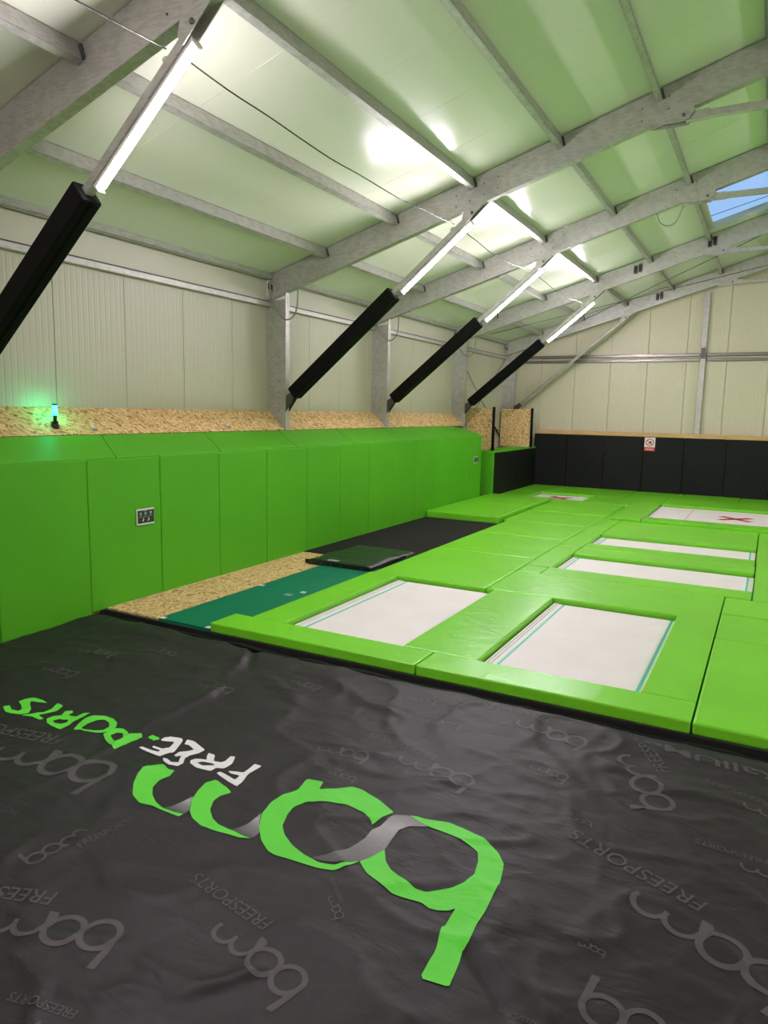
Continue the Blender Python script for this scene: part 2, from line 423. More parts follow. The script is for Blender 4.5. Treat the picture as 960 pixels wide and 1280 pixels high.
# wall rails
for bi in range(5):
    ya, yb = FR[bi]+.11, FR[bi+1]-.004
    t = empty('wall_rail', (XW+.05, (ya+yb)/2, 3.95), 'galvanised rail under the left eave, ' + BAYN[bi], 'rail', 'galvanised eave rails')
    box('tube', XW+.004, XW+.084, ya, yb, 3.89, 3.97, 'galvanised_steel', t, .008)
    box('dark_strip', XW+.004, XW+.05, ya, yb, 3.972, 3.99, 'black_plastic', t)  # dark strip along the top of the rail
for n_, (z0, z1) in enumerate(((3.93, 4.02), (3.80, 3.88))):
    for n2, (xa, xb, lab) in enumerate(((XW+.4, -1.92, 'left of the gable post'), (-1.75, XRW-.1, 'right of the gable post'))):
        t = box('gable_rail', xa, xb, YE-.10, YE-.02, z0, z1, 'rail_steel', None, .01)
        tag(t, '%s horizontal galvanised rail on the end wall, %s' % (('upper', 'lower')[n_], lab), 'rail', 'end wall rails')
t = empty('gable_post', (-1.835, YE-.08, 0), 'tall galvanised post rising up the end wall to the gable rafter', 'post')
zt = raf_z(-1.835)-.03
boxes('shaft', [(-1.90, -1.77, YE-.15, YE-.14, 0, zt), (-1.90, -1.89, YE-.14, YE-.005, 0, zt), (-1.78, -1.77, YE-.14, YE-.005, 0, zt)], 'galvanised_steel', t)
boxes('splice_plate', [(-1.895, -1.775, YE-.158, YE-.151, 3.86, 4.16)], 'dark_steel', t)

# ------------------------------------------------------------------ knee braces with foam sleeves and LED battens
AX0, AX1 = Vector((-6.97, 0, 2.43)), Vector((-3.86, 0, 4.98))
ad = (AX1-AX0).normalized(); an = Vector((ad.z, 0, -ad.x))
def ax(x, n=0): t_ = (x-AX0.x)/(AX1.x-AX0.x); return AX0 + (AX1-AX0)*t_ + an*n
def knee(i, side, light=True):
    F = FR[i] + .05
    def P(v, dy=0):
        return Vector((v.x if side < 0 else 2*XR-v.x, F+dy, v.z))
    base = P(AX0)
    where = FN[i] if side < 0 else FN[i] + ' on the right slope'
    t = empty('knee_brace', base, ('diagonal brace in black foam sleeve, ' if light else 'bare diagonal galvanised brace tube, ') + where, 'brace', 'diagonal knee braces')
    ref = Vector((an.x if side < 0 else -an.x, 0, an.z))
    bar('tube', P(ax(-6.93)), P(ax(-3.93)), .08, .08, 'galvanised_steel', t, up=ref, bev=.008)
    # upper bracket: two cheek plates and a bolt
    for dy in (-.045, .045):
        q = [ax(-3.98, -.045), ax(-3.98, .045), Vector((-3.66, 0, raf_z(-3.66)-.002)), Vector((-3.98, 0, raf_z(-3.98)-.002))]
        o_ = poly_prism('upper_bracket', [P(v, dy) for v in q], (0, .008 if dy > 0 else -.008, 0), 'galvanised_steel', t)
        if dy < 0: ub = o_
    under(cyl('bolt', P(ax(-3.86), -.057), (0,1,0), .022, .018, 'bolt_steel', t, 6), ub)
    for dy in (-.042, .042):
        q = [Vector((XC+.003, 0, 2.48)), ax(-6.80, -.03), ax(-6.80, .05), Vector((XC+.003, 0, 2.22))]
        poly_prism('lower_bracket', [P(v, dy) for v in q], (0, .007 if dy > 0 else -.007, 0), 'dark_steel', t)
    if not light: return
    # sleeve: four foam slabs folded round the tube make a slightly uneven square prism
    bm = bmesh.new()
    a, b = rel(t, P(ax(-6.87))), rel(t, P(ax(-5.07)))
    add_bar(bm, a, b, .19, .205, up=ref); bmesh.ops.recalc_face_normals(bm, faces=bm.faces)
    bmesh.ops.bevel(bm, geom=list(bm.edges), offset=.018, segments=3, profile=.5, affect='EDGES')
    sl = bm_obj('foam_sleeve', bm, 'foam_black', t, smooth=False)
    bar('sleeve_flap', P(ax(-6.85, .108), .03), P(ax(-5.09, .108), .03), .07, .008, 'foam_black', t, up=ref)
    # LED batten
    lt = empty('led_batten', P(ax(-4.98, .05)), 'glowing white LED batten on the brace, ' + where, 'light', 'LED battens on the braces')
    bar('housing', P(ax(-4.98, .058)), P(ax(-3.93, .058)), .062, .034, 'white_plastic', lt, up=ref, bev=.004)
    bm = bmesh.new(); add_bar(bm, rel(lt, P(ax(-4.965, .0945))), rel(lt, P(ax(-3.945, .0945))), .050, .040, up=ref)
    bmesh.ops.recalc_face_normals(bm, faces=bm.faces)
    bmesh.ops.bevel(bm, geom=list(bm.edges), offset=.015, segments=2, profile=.5, affect='EDGES')
    bm_obj('diffuser', bm, 'led_diffuser', lt)
    for xe in (-4.985, -3.925):
        bar('end_cap', P(ax(xe-.006, .0825)), P(ax(xe+.006, .0825)), .064, .080, 'white_plastic', lt, up=ref)
    cyl('cable_gland', P(ax(-4.13, -.056)), ref, .03, .03, 'white_plastic', lt, 10)
for i in range(5):
    for side in (-1, 1): knee(i, side)
knee(5, -1, False)

# collar ties
for i, F in enumerate(FR):
    if i == 0: continue
    t = empty('collar_tie', (-1.5, F+.05, 5.77), 'horizontal galvanised tie bar below the roof, ' + FN[i], 'tie bar', 'roof tie bars')
    xe = 2*XR + 1.16
    bar('tube', (-1.16, F+.05, 5.78), (xe, F+.05, 5.78), .08, .085, 'galvanised_steel', t, bev=.008)
    bar('sleeve_end', (-1.2, F+.05, 5.78), (-.95, F+.05, 5.78), .092, .10, 'galvanised_steel', t)
    for dy in (-.03, .13):
        for s in (-1, 1):
            mx = (lambda x: x) if s < 0 else (lambda x: 2*XR-x)
            poly_prism('gusset', [(mx(-1.62), F+dy-.004, raf_z(-1.62)-.002), (mx(-1.12), F+dy-.004, raf_z(-1.12)-.002), (mx(-1.10), F+dy-.004, 5.83), (mx(-1.18), F+dy-.004, 5.72), (mx(-1.32), F+dy-.004, 5.71)], (0, .008, 0), 'galvanised_steel', t)
    cyl('bolt', (-1.22, F-.04, 5.78), (0,1,0), .02, .02, 'bolt_steel', t, 6)

# bracing rods
def rod(pts, lab, r=.008):
    o = tube('bracing_rod', pts, r, 'dark_steel', None, 6); tag(o, lab, 'rod', 'thin steel bracing rods')
rod([(-7.33, 17.4, 3.85), (-7.33, 21.35, 1.32)], 'thin steel wall bracing rod falling towards the end wall')
rod([(-7.305, 17.4, 1.45), (-7.305, 21.1, 3.85)], 'thin steel wall bracing rod rising towards the end wall')
rod([(-6.44, 17.35, 4.22), (-.45, 21.1, 6.12)], 'thin steel roof bracing rod rising towards the end wall')
rod([(-6.5, 21.1, 4.30), (-.45, 17.4, 6.1)], 'thin steel roof bracing rod falling towards the end wall')
t = empty('turnbuckle', (-7.3, 20.6, 1.6), 'dark turnbuckle low on the wall bracing rod behind the OSB screen', 'turnbuckle')
tube('body', [(-7.3, 20.45, 1.84), (-7.3, 20.85, 1.59)], .025, 'black_plastic', t, 8); tube('handle', [(-7.27, 20.3, 1.80), (-7.27, 20.75, 1.77)], .014, 'dark_steel', t, 6)

# junction boxes on rafters
for nm, x, F, lab in (('a', -2.94, 17.24, 'dark double junction box on the rafter next to the end-wall frame'), ('b', -3.0, 21.2, 'dark double junction box on the end-wall rafter'), ('c', -1.45, 17.24, 'dark junction box beside the skylight edge')):
    t = empty('junction_box', (x, F-.03, raf_z(x)+.2), lab, 'junction box', 'junction boxes')
    for s in (-.05, .05):
        zz = raf_z(x+s)+.2
        cs = box('casing', x+s-.035, x+s+.035, F-.05, F-.003, zz-.09, zz+.09, 'dark_steel', t, .006)
        under(box('cover_plate', x+s-.025, x+s+.025, F-.055, F-.05, zz-.06, zz+.06, 'black_plastic', t), cs)

# cables
def smooth_pts(pts, n=8):
    P = [Vector(p) for p in pts]; out = []
    for i in range(len(P)-1):
        p0, p1, p2, p3 = P[max(i-1,0)], P[i], P[i+1], P[min(i+2, len(P)-1)]
        for k in range(n):
            t = k/n
            out.append(.5*((2*p1)+(p2-p0)*t+(2*p0-5*p1+4*p2-p3)*t*t+(3*p1-p0-3*p2+p3)*t**3))
    out.append(P[-1]); return out
for i in range(2, 6):
    F = FR[i]-.04
    o = tube('conduit', smooth_pts([(-7.30, F, 4.33), (-7.28, F, 4.20), (-7.22, F-.01, 3.98), (-7.12, F-.01, 3.80), (-6.97, F, 3.68), (-6.85, F+.03, 3.72), (-6.79, F+.06, 3.87), (-6.78, F+.07, raf_z(-6.78)-.004)], 5), .013, 'conduit_grey', None, 8)
    tag(o, 'grey conduit drooping in a loop past the column head, ' + FN[i], 'conduit', 'drooping conduit loops')
o = tube('conduit', smooth_pts([(-1.99, 13.09, raf_z(-1.99)-.005), (-1.99, 13.45, 5.56), (-1.9, 13.7, 5.55), (-1.75, 13.6, 5.58), (-1.6, 13.2, raf_z(-1.6)-.01)], 6), .012, 'conduit_grey', None, 8)
tag(o, 'grey conduit hanging in a loop below the roof beside the skylight', 'conduit')
LC = {0: 'fifth bay from end wall', 1: 'above the green beacon bay', 2: 'in the third bay from the end wall', 3: 'in the skylight bay'}
for i in range(4):
    a = Vector((-4.07, FR[i]+.10, 4.84)); b = Vector((-4.12, FR[i+1]-.002, 4.86))
    pts = [a.lerp(b, k/10) - Vector((0, 0, .10*4*(k/10)*(1-k/10)+.008*math.sin(k*2.1))) for k in range(11)]
    o = tube('light_cable', smooth_pts(pts, 3), .006, 'cable_black', None, 6); tag(o, 'thin black cable between LED battens, ' + LC[i], 'cable', 'cables between LED battens')

# ------------------------------------------------------------------ sloped ledge: OSB boards and green ledge pads
segs = [(YB, FR[0]-.005), (FR[0]+.12, FR[1]-.005), (FR[1]+.12, FR[2]-.005), (FR[2]+.12, FR[3]-.005), (FR[3]+.12, FR[4]-.005)]
ob = ['in the bay behind the viewpoint', 'before the green beacon', 'holding the green beacon', 'between the third and second columns from the end wall', 'between the last two brace lights']
ledge_n = Vector((.32, 0, .36)).normalized()
for (a, b), lb in zip(segs, ob):
    o = poly_prism('osb_ledge', [(XC, a, 1.93), (XC, b, 1.93), (XW+.018, b, 2.236), (XW+.018, a, 2.236)], -ledge_n*.02, 'osb_board')
    tag(o, 'sloping OSB ledge board %s' % lb, 'board', 'sloping OSB ledge boards')
# clips on the OSB
for y, lb in ((5.80, 'small white clip on the OSB ledge close to the green beacon'), (8.18, 'small white clip on the OSB ledge close to a column')):
    t = empty('cable_clip', (-7.09, y, 2.01), lb, 'clip')
    p = Vector((-7.08, y, 2.005)); 
    bar('plate', p + ledge_n*.004 - Vector((-.36,0,.32)).normalized()*.0, p + ledge_n*.02, .05, .035, 'white_plastic', t, up=Vector((0,1,0)))
    bar('strap', p + Vector((.03, .015, -.03)) + ledge_n*.003, p + Vector((.03, .015, -.03)) + ledge_n*.018, .03, .06, 'sign_grey', t, up=Vector((0,1,0)))
# sloped ledge pads: slightly skewed seams
sb = [-3.0, -1.35, .38, 2.1, 3.82, 5.55, 7.28, 9.00, 10.73, 12.46, 14.2, 15.7, 17.0]
sk = [.3]*12 + [0]
for k in range(len(sb)-1):
    a, b = sb[k]+.003, sb[k+1]-.003; ka, kb = sk[k], (sk[k+1])
    bm = bmesh.new()
    nn = Vector((.23, 0, .6)).normalized()
    if k == len(sb)-2: top = [(-6.4, a), (-6.4, b-.02), (-6.52, b), (-6.78, b-.12), (-6.99, b-.55), (-6.99, a+ka)]
    else: top = [(-6.4, a), (-6.4, b), (-6.99, b+kb), (-6.99, a+ka)]
    zf = lambda x: 1.70 + (-6.4-x)*(.23/.6)
    vs = [bm.verts.new(Vector((x, y, zf(x)))) for x, y in top]; f = bm.faces.new(vs)
    r = bmesh.ops.extrude_face_region(bm, geom=[f]); bmesh.ops.translate(bm, vec=-nn*.06, verts=[v for v in r['geom'] if isinstance(v, bmesh.types.BMVert)])
    bmesh.ops.recalc_face_normals(bm, faces=bm.faces)
    bmesh.ops.bevel(bm, geom=list(bm.edges), offset=.012, segments=2, profile=.5, affect='EDGES')
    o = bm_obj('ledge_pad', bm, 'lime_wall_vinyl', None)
    n = len(sb)-2-k
    tag(o, 'sloping green ledge pad on top of the padded wall, %s from the corner platform' % ORD[n], 'pad', 'sloping green ledge pads')
# upright wall pads
wp = [-2.2, -1.15, -.1, .95, 2.0, 3.05, 4.1, 5.16, 6.2, 7.24, 8.26, 9.28, 10.28, 11.27, 12.25, 13.21, 14.16, 15.11, 16.06, 17.0]
PADS = []
def cushion(name, x0, x1, y0, y1, z0, z1, m, parent=None, face='x', puff=.010, bev=.014):
    """padded panel: box with rounded edges and a softly swollen, faintly uneven face"""
    bm = bmesh.new(); nu, nv = 6, 8
    bmesh.ops.create_cube(bm, size=1.0); bmesh.ops.scale(bm, vec=(x1-x0, y1-y0, z1-z0), verts=bm.verts)
    bmesh.ops.bevel(bm, geom=list(bm.edges), offset=bev, segments=3, profile=.5, affect='EDGES')
    o = bm_obj(name, bm, m, parent); o.location = rel(parent, ((x0+x1)/2, (y0+y1)/2, (z0+z1)/2))
    return o
for k in range(len(wp)-1):
    a, b = wp[k]+.003, wp[k+1]-.003
    dx = random.uniform(-.004, .004)
    z0 = -.05 if b < 5.3 else .001
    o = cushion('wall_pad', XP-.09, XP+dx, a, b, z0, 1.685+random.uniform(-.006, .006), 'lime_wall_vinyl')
    n = len(wp)-2-k
    extra = ' carrying the black notice' if k == 7 else (' carrying the tiny notice' if n == 0 else '')
    tag(o, 'upright green vinyl wall pad%s, %s from the corner platform' % (extra, ORD[n]), 'wall pad', 'upright green wall pads')
    PADS.append(o)
# timber frame carrying the pads (gives the ledge its support)
o = boxes('pad_frame', [(XP-.16, XP-.10, YB+.2, 16.9, -.05, 1.60), (XC+.06, XC+.12, YB+.2, 16.9, 0.0, 1.80)], 'timber'); tag(o, 'timber stud frame hidden behind the green wall pads', 'frame')

# notices on the wall pads
NOT = []
def notice(y0, y1, z0, z1, lab, detail=True):
    xf = XP + .006
    t = empty('notice', (xf, (y0+y1)/2, z0), lab, 'sign')
    bd = box('board', xf, xf+.004, y0, y1, z0, z1, 'sign_white', t)
    h = z1-z0; ww = y1-y0
    box('print', xf+.0042, xf+.0052, y0+ww*.05, y1-ww*.01, z0+h*.10, z1-h*.10, 'sign_dark', t)
    if detail:
        xi = xf+.0056
        for cy, cz in ((.22, .68), (.5, .68), (.8, .70)):
            cyl('icon', (xi, y0+ww*cy, z0+h*cz), (1,0,0), h*.11, .0012, 'sign_grey', t, 12)
            box('print', xi, xi+.0006, y0+ww*(cy-.11), y0+ww*(cy+.11), z0+h*(cz-.2), z0+h*(cz-.16), 'sign_grey', t)
        for cy in (.35, .66):
            poly_prism('icon', [(xi, y0+ww*(cy-.06), z0+h*.22), (xi, y0+ww*(cy+.03), z0+h*.22), (xi, y0+ww*(cy+.06), z0+h*.40), (xi, y0+ww*(cy+.02), z0+h*.44), (xi, y0+ww*cy, z0+h*.3)], (.0008, 0, 0), 'sign_white', t)
        box('print', xi, xi+.0006, y0+ww*.38, y0+ww*.62, z0+h*.84, z0+h*.88, 'sign_grey', t)
    NOT.append((t, bd))
def sub_all(t, part, names):
    for c in [o for o in t.children if o.name.split('.')[0] in names]: under(c, part)
notice(5.81, 6.075, .89, 1.08, 'white-edged black notice with pictograms on a green wall pad')
notice(16.47, 16.75, 1.03, 1.19, 'tiny white-edged black notice near the end of the green wall', True)

for t_, bd_ in NOT: sub_all(t_, bd_, ('print', 'icon'))

# green beacon lamp on the ledge
b0 = Vector((-7.10, 5.32, 2.022))
t = empty('beacon_lamp', b0, 'black stick lamp with glowing green tube standing on the OSB ledge', 'lamp')
bs = Vector((-7.10, 5.32, 1.93 + .10*(.306/.342))) + ledge_n*.004
tube('base', [bs, bs+ledge_n*.022, bs+ledge_n*.036], [.045, .04, .02], 'black_plastic', t, 14)
tube('knuckle', [b0+Vector((.0,-.03,.035)), b0+Vector((0,.03,.045))], .022, 'black_plastic', t, 10)
tube('neck', [b0+Vector((0,0,.04)), b0+Vector((0,.005,.09)), b0+Vector((0,.008,.125))], [.018, .02, .026], 'black_plastic', t, 12)
tube('glow_tube', [b0+Vector((0,.008,.125)), b0+Vector((0,.008,.235))], .024, 'beacon_glow', t, 14)
tube('cap', [b0+Vector((0,.008,.235)), b0+Vector((0,.008,.25)), b0+Vector((0,.008,.254))], [.027, .027, .018], 'black_plastic', t, 14)

# ------------------------------------------------------------------ corner platform and OSB screens
t = empty('corner_platform', (-6.85, 19.7, 0), 'raised corner platform with lime end and top and black padded side', 'platform')
box('core', XW+.37, -6.46, 17.88, YE-.3, .001, 1.22, 'timber', t)
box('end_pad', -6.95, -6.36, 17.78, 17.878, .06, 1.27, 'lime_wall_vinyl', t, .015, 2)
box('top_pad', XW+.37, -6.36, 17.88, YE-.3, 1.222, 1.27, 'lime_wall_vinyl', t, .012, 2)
for a, b in ((17.885, 19.6), (19.605, YE-.256)):
    box('side_pad', -6.458, -6.37, a, b, .06, 1.215, 'black_vinyl', t, .012, 2)
for y, xa, xb, lab, z0 in ((18.15, XW+.07, -6.54, 'OSB screen board standing on the platform beside the green wall', 1.272), (20.95, XW+.06, -6.37, 'OSB screen board standing on the platform next to the end wall', 1.272)):
    if y < 19: o = box('osb_screen', xa, xb, y, y+.02, z0, 2.39, 'osb_board')
    else: o = box('osb_screen', xa, xb, y, y+.02, z0, 2.40, 'osb_board')
    tag(o, lab, 'board', 'OSB screen boards')
for y, x, lab, z0 in ((18.11, -6.51, 'black foam-wrapped post at the edge of the first OSB screen', 1.272), (20.93, -6.325, 'black foam-wrapped post between OSB screen and black end pads', 1.272)):
    t = empty('screen_post', (x, y, z0), lab, 'post', 'black screen posts')
    tube('sleeve', [(x, y, z0), (x, y, 2.42)], .038, 'foam_black', t, 12); tube('cap', [(x, y, 2.42), (x, y, 2.43)], .03, 'black_plastic', t, 12)

# ------------------------------------------------------------------ end wall pads, timber capping, prohibition sign
ex = [-6.44, -5.42, -4.32, -3.22, -2.13, -1.05, .03, 1.12, 2.2, 3.3, 4.4]
for k, (a, b) in enumerate(zip(ex, ex[1:])):
    o = cushion('end_wall_pad', a+.007, b-.007, YE-.25, YE-.165, .06, 1.67, 'black_vinyl', bev=.02)
    tag(o, 'black vinyl end wall pad, %s from the corner platform%s' % (ORD[k], ' with the red sign' if k == 3 else ''), 'wall pad', 'black end wall pads')
o = box('timber_capping', -6.34, 4.4, YE-.27, YE-.16, 1.675, 1.79, 'timber', None, .004); tag(o, 'pale timber capping rail along the top of the black end pads', 'rail')
o = box('trim_2', -6.34, 4.4, YE-.16, YE-.02, .0, 1.66, 'timber'); tag(o, 'timber batten backing behind the black end pads', kind='structure')
sx0, sx1, sz0, sz1, sy = -3.19, -2.90, 1.27, 1.66, YE-.256
t = empty('prohibition_sign', (-3.04, sy, sz0), 'white and red prohibition sign hung on the black end pads', 'sign')
sbd = box('board', sx0, sx1, sy-.004, sy, sz0, sz1, 'sign_white', t)
box('band', sx0, sx1, sy-.0055, sy-.0042, sz0, sz0+.11, 'sign_red', t)
cx, cz = (sx0+sx1)/2, sz0+.245
bm = bmesh.new(); n = 28
ri = [bm.verts.new(Vector((cx+.085*math.cos(2*math.pi*k/n), sy-.006, cz+.085*math.sin(2*math.pi*k/n)))-Vector(t.location)) for k in range(n)]
ro = [bm.verts.new(Vector((cx+.11*math.cos(2*math.pi*k/n), sy-.006, cz+.11*math.sin(2*math.pi*k/n)))-Vector(t.location)) for k in range(n)]
for k in range(n): bm.faces.new((ri[k], ri[(k+1)%n], ro[(k+1)%n], ro[k]))
bm_obj('ring', bm, 'sign_red', t)
bar('slash', (cx-.07, sy-.006, cz+.06), (cx+.07, sy-.006, cz-.06), .002, .022, 'sign_red', t)
poly_prism('pictogram', [(cx-.06, sy-.005, cz-.06), (cx-.02, sy-.005, cz-.02), (cx-.03, sy-.005, cz+.02), (cx+.02, sy-.005, cz+.05), (cx+.05, sy-.005, cz+.01), (cx+.03, sy-.005, cz-.02), (cx+.065, sy-.005, cz-.06), (cx, sy-.005, cz-.035)], (0, -.0006, 0), 'sign_dark', t)
for k, (u0, u1) in enumerate(((.05, .22), (.26, .4), (.46, .74))): box('print', sx0+u0*.29+.02, sx0+u1*.29+.03, sy-.0065, sy-.0056, sz0+.045, sz0+.065, 'sign_white', t)

sub_all(t, sbd, ('band', 'ring', 'slash', 'pictogram', 'print'))

# ------------------------------------------------------------------ trampoline court
PT = .10
G = .006
def pad_part(parent, x0, x1, y0, y1, zt=PT, z0=.002, m='lime_vinyl', bev=.013):
    return cushion('safety_pad', x0+G, x1-G, y0+G, y1-G, z0, zt, m, parent, bev=bev)
def floor_pad(x0, x1, y0, y1, lab, zt=PT, group='lime floor pads'):
    o = cushion('floor_pad', x0+G, x1-G, y0+G, y1-G, .002, zt-.002+random.uniform(-.009, .006), 'lime_vinyl', bev=.02)
    tag(o, lab, 'floor pad', group)
def trampoline(op, pads, lines, lab, zt=PT, edge_l=True):
    x0, x1, y0, y1 = op; zb = zt-.06
    t = empty('trampoline', ((x0+x1)/2, (y0+y1)/2, 0), lab, 'trampoline', 'trampolines in the court')
    for p in pads: pad_part(t, *p, zt=zt)
    #boxes('frame', [(x0-.06, x0-.02, y0-.06, y1+.06, .002, zb-.02), (x1+.02, x1+.06, y0-.06, y1+.06, .002, zb-.02), (x0-.02, x1+.02, y0-.06, y0-.02, .002, zb-.02), (x0-.02, x1+.02, y1+.02, y1+.06, .002, zb-.02)], 'black_plastic', t) if False else None
    bed = box('jump_bed', x0+.077, x1-.004, y0+.002, y1-.03, zb-.004, zb, 'trampoline_bed', t)
    # webbing edges over a black sheet that paints in the spring gap's shade
    box('gap_shade', x0+.001, x1-.001, y0+.001, y1-.001, zb-.03, zb-.008, 'shadow_black', t)
    for k in range(2): 
        xx = x0+.026+k*.032
        bar('edge_webbing', (xx, y0+.004, zb-.002), (xx, y1-.004, zb-.002), .024, .006, 'trampoline_bed', t)
    bm = bmesh.new(); 
    for (ax0, ax1, ay0, ay1, c) in lines:
        under(box('bed_line', ax0, ax1, ay0, ay1, zb+.0002, zb+.0016, c, t), bed)
    bm.free()
    # legs keep the bed on the ground
    for xx in (x0+.05, x1-.05):
        for yy in (y0+.05, y1-.05): box('leg', xx-.015, xx+.015, yy-.015, yy+.015, 0.001, zb-.03, 'black_plastic', t)
    return t, bed, zb
tl = 'teal_line'
trampoline((-4.22, -2.87, 5.74, 8.25), [(-4.87, -2.54, 5.33, 5.74), (-4.65, -4.22, 5.74, 8.27)], [(-4.075, -4.05, 5.742, 8.215, tl)], 'trampoline with lime pads beside the teal mats, white bed')
trampoline((-2.12, -.75, 5.74, 8.24), [(-2.54, -.33, 5.33, 5.74), (-.75, -.33, 5.74, 8.42), (-2.87, -2.12, 5.74, 8.25)], [(-1.995, -1.97, 5.742, 8.205, tl), (-.80, -.775, 5.742, 8.205, tl)], 'lime-padded trampoline at the black cover, white bed between two teal stripes')
trampoline((-2.60, -.04, 9.93, 11.13), [(-2.64, -.04, 9.47, 9.93), (-2.98, -2.60, 9.93, 11.75), (-2.60, -.04, 11.13, 11.70)], [(-2.50, -2.475, 9.94, 11.09, tl), (-.13, -.105, 9.94, 11.09, tl)], 'narrow trampoline with wide white bed, second in line beyond the front pair')
trampoline((-2.60, -.055, 12.2, 13.25), [(-2.60, -.05, 11.70, 12.2), (-2.98, -2.60, 11.75, 15.25), (-2.60, -.05, 13.25, 15.22)], [(-2.50, -2.475, 12.21, 13.21, tl), (-.15, -.125, 12.21, 13.21, tl)], 'narrow trampoline with wide white bed, just before the large crossed bed')
te, eb, zb = trampoline((-2.22, 1.35, 15.8, 18.35), [(-2.22, 1.35, 15.24, 15.8), (-2.82, -2.22, 15.26, 19.9), (-2.22, 1.35, 18.35, 19.9), (1.35, 1.9, 15.24, 19.9)], [(-1.48, -1.46, 15.81, 18.3, 'pink_line'), (.55, .57, 15.81, 18.3, 'pink_line'), (-2.17, 1.3, 17.9, 17.915, 'pink_line'), (-2.17, 1.3, 16.2, 16.215, 'pink_line')], 'large white trampoline bed marked with a crimson cross', zt=.15)
def cross(t, cx, cy, s, zb):
    for a in (1, -1): 
        o = bar('cross_mark', (cx-s, cy-s*a, zb+.0025), (cx+s, cy+s*a, zb+.0025), .15, .0015, 'crimson_line', t)
cross(te, -.53, 17.05, .30, zb); sub_all(te, eb, ('cross_mark',))
tf, fb, zb = trampoline((-5.58, -4.1, 18.2, 19.58), [(-6.36, -3.3, 17.9, 18.2), (-6.36, -5.58, 18.2, 21.62), (-4.1, -3.3, 18.2, 19.58), (-5.58, -3.3, 19.58, 21.62)], [], 'white trampoline bed with crimson cross beside the corner platform')
cross(tf, -4.87, 18.95, .26, zb); sub_all(tf, fb, ('cross_mark',))
# loose floor pads
rows = [8.27, 10.42, 12.25, 14.0, 15.75, 17.9]
for k, (a, b) in enumerate(zip(rows, rows[1:])):
    if k == 0: floor_pad(-4.63, -2.98, a, b, 'lime floor pad behind the trampoline beside the teal mats')
    else: floor_pad(-4.62 if k < 3 else -4.73, -2.98, a, b, 'lime floor pad, %s behind the white beds along the carpet side' % ORD[k])
floor_pad(-2.98, -.33, 8.25, 9.47, 'long lime floor pad between the front trampolines and the narrow beds')
floor_pad(-2.98, -2.64, 9.47, 9.93, 'small lime filler pad at the corner of the narrow bed')
floor_pad(-.33, 1.1, 5.33, 7.60, 'lime floor pad at the cover edge to the right of the striped bed')
floor_pad(-.33, 1.1, 7.60, 8.60, 'short lime floor pad behind the pad at the cover edge')
floor_pad(-.33, 1.1, 8.60, 9.42, 'lime cross pad joining the long pad at its right end')
floor_pad(-.038, 1.1, 9.43, 11.98, 'lime floor pad at the right end of the nearer narrow bed')
floor_pad(-.048, 1.1, 11.99, 15.22, 'lime floor pad at the right end of the farther narrow bed')
floor_pad(-3.3, -2.83, 17.9, 19.9, 'narrow lime floor pad between the two crossed beds')
floor_pad(-2.98, -2.83, 15.27, 17.88, 'thin lime filler pad along the large crossed bed')
for k, (a, b) in enumerate(((-3.3, -2.0), (-2.0, -.6), (-.6, .8), (.8, 2.2))):
    floor_pad(a, b, 19.92, 21.63, 'lime floor pad against the black end wall, %s from the corner trampoline' % ORD[k])
for r, (a, b) in enumerate(((5.33, 8.6), (8.6, 12.0), (12.0, 15.2))):  # unseen pads added to bounce green light onto the ceiling
    for c, (xa, xb) in enumerate(((1.12, 3.6), (3.6, 6.1), (6.1, 8.6))):
        floor_pad(xa, xb, a, b, 'unseen lime floor pad added for green bounce, right court, row %s, column %s' % (ORD[r], ORD[c]))
# landing mat
t = empty('landing_mat', (-5.58, 15.6, 0), 'thick lime landing mat in three sections at the end of the carpet', 'mat')
for a, b in ((13.75, 15.75), (15.75, 16.9), (16.9, 17.76)):
    cushion('mat_section', XP+.01, -4.76, a+.003, b-.003, .012, .17, 'lime_vinyl', t, bev=.03)

# teal mats, OSB strip, carpet, folded black mat
o = box('osb_floor_strip', XP+.004, -5.60, 5.36, 9.25, .001, .019, 'osb_board'); tag(o, 'OSB floor strip between the green wall and the teal mats', 'board')
for a, b, lab, ex_ in ((5.345, 7.03, 'teal exercise mat at the edge of the black cover', 0), (7.036, 8.72, 'teal exercise mat running under the black folded mat', 1)):
    t = empty('exercise_mat', (-5.24, (a+b)/2, 0), lab, 'mat', 'teal exercise mats')
    boxes('cover', [(-5.595, -4.88, a, 5.738, .002, .03), (-5.595, -4.662, 5.738, b, .002, .03)] if not ex_ else [(-5.595, -4.662, a, b, .002, .03)], 'teal_mat_vinyl', t)
    for xx in (-5.595, -4.95):
        box('velcro_tab', xx, xx+.07, a-.002, a+.06, .0302, .032, 'white_plastic', t)
    box('printed_logo', -5.05, -4.95, b-.2, b-.12, .0302, .0308, 'sign_grey', t)
o = box('rubber_carpet', XP+.004, -4.66, 9.2, 13.74, .0195, .027, 'carpet_black'); tag(o, 'black rubber carpet runner beside the green wall', 'carpet')
t = empty('folded_mat', (-5.33, 9.25, .03), 'black folded gym mat with green sheen put into its colour on the end of the carpet', 'mat')
bm = bmesh.new(); nx, ny = 20, 28
x0, x1, y0, y1 = -5.87, -4.79, 8.50, 10.02
def mz(u, v):
    e = min(u, 1-u, v, 1-v); 
    ridge = sum(.012*math.exp(-((v-(c+.05*math.sin(u*5+c*9)))/.03)**2) for c in (.36, .52, .74))
    return .028 + .062*min(1, e/.03)**.5 - .05*max(0, v-.35)*.7 + ridge
gr = [[bm.verts.new(Vector((x0+(x1-x0)*i/nx + .02*math.sin(j*.4), y0+(y1-y0)*j/ny, max(.034, mz(i/nx, j/ny)))) - Vector(t.location)) for i in range(nx+1)] for j in range(ny+1)]
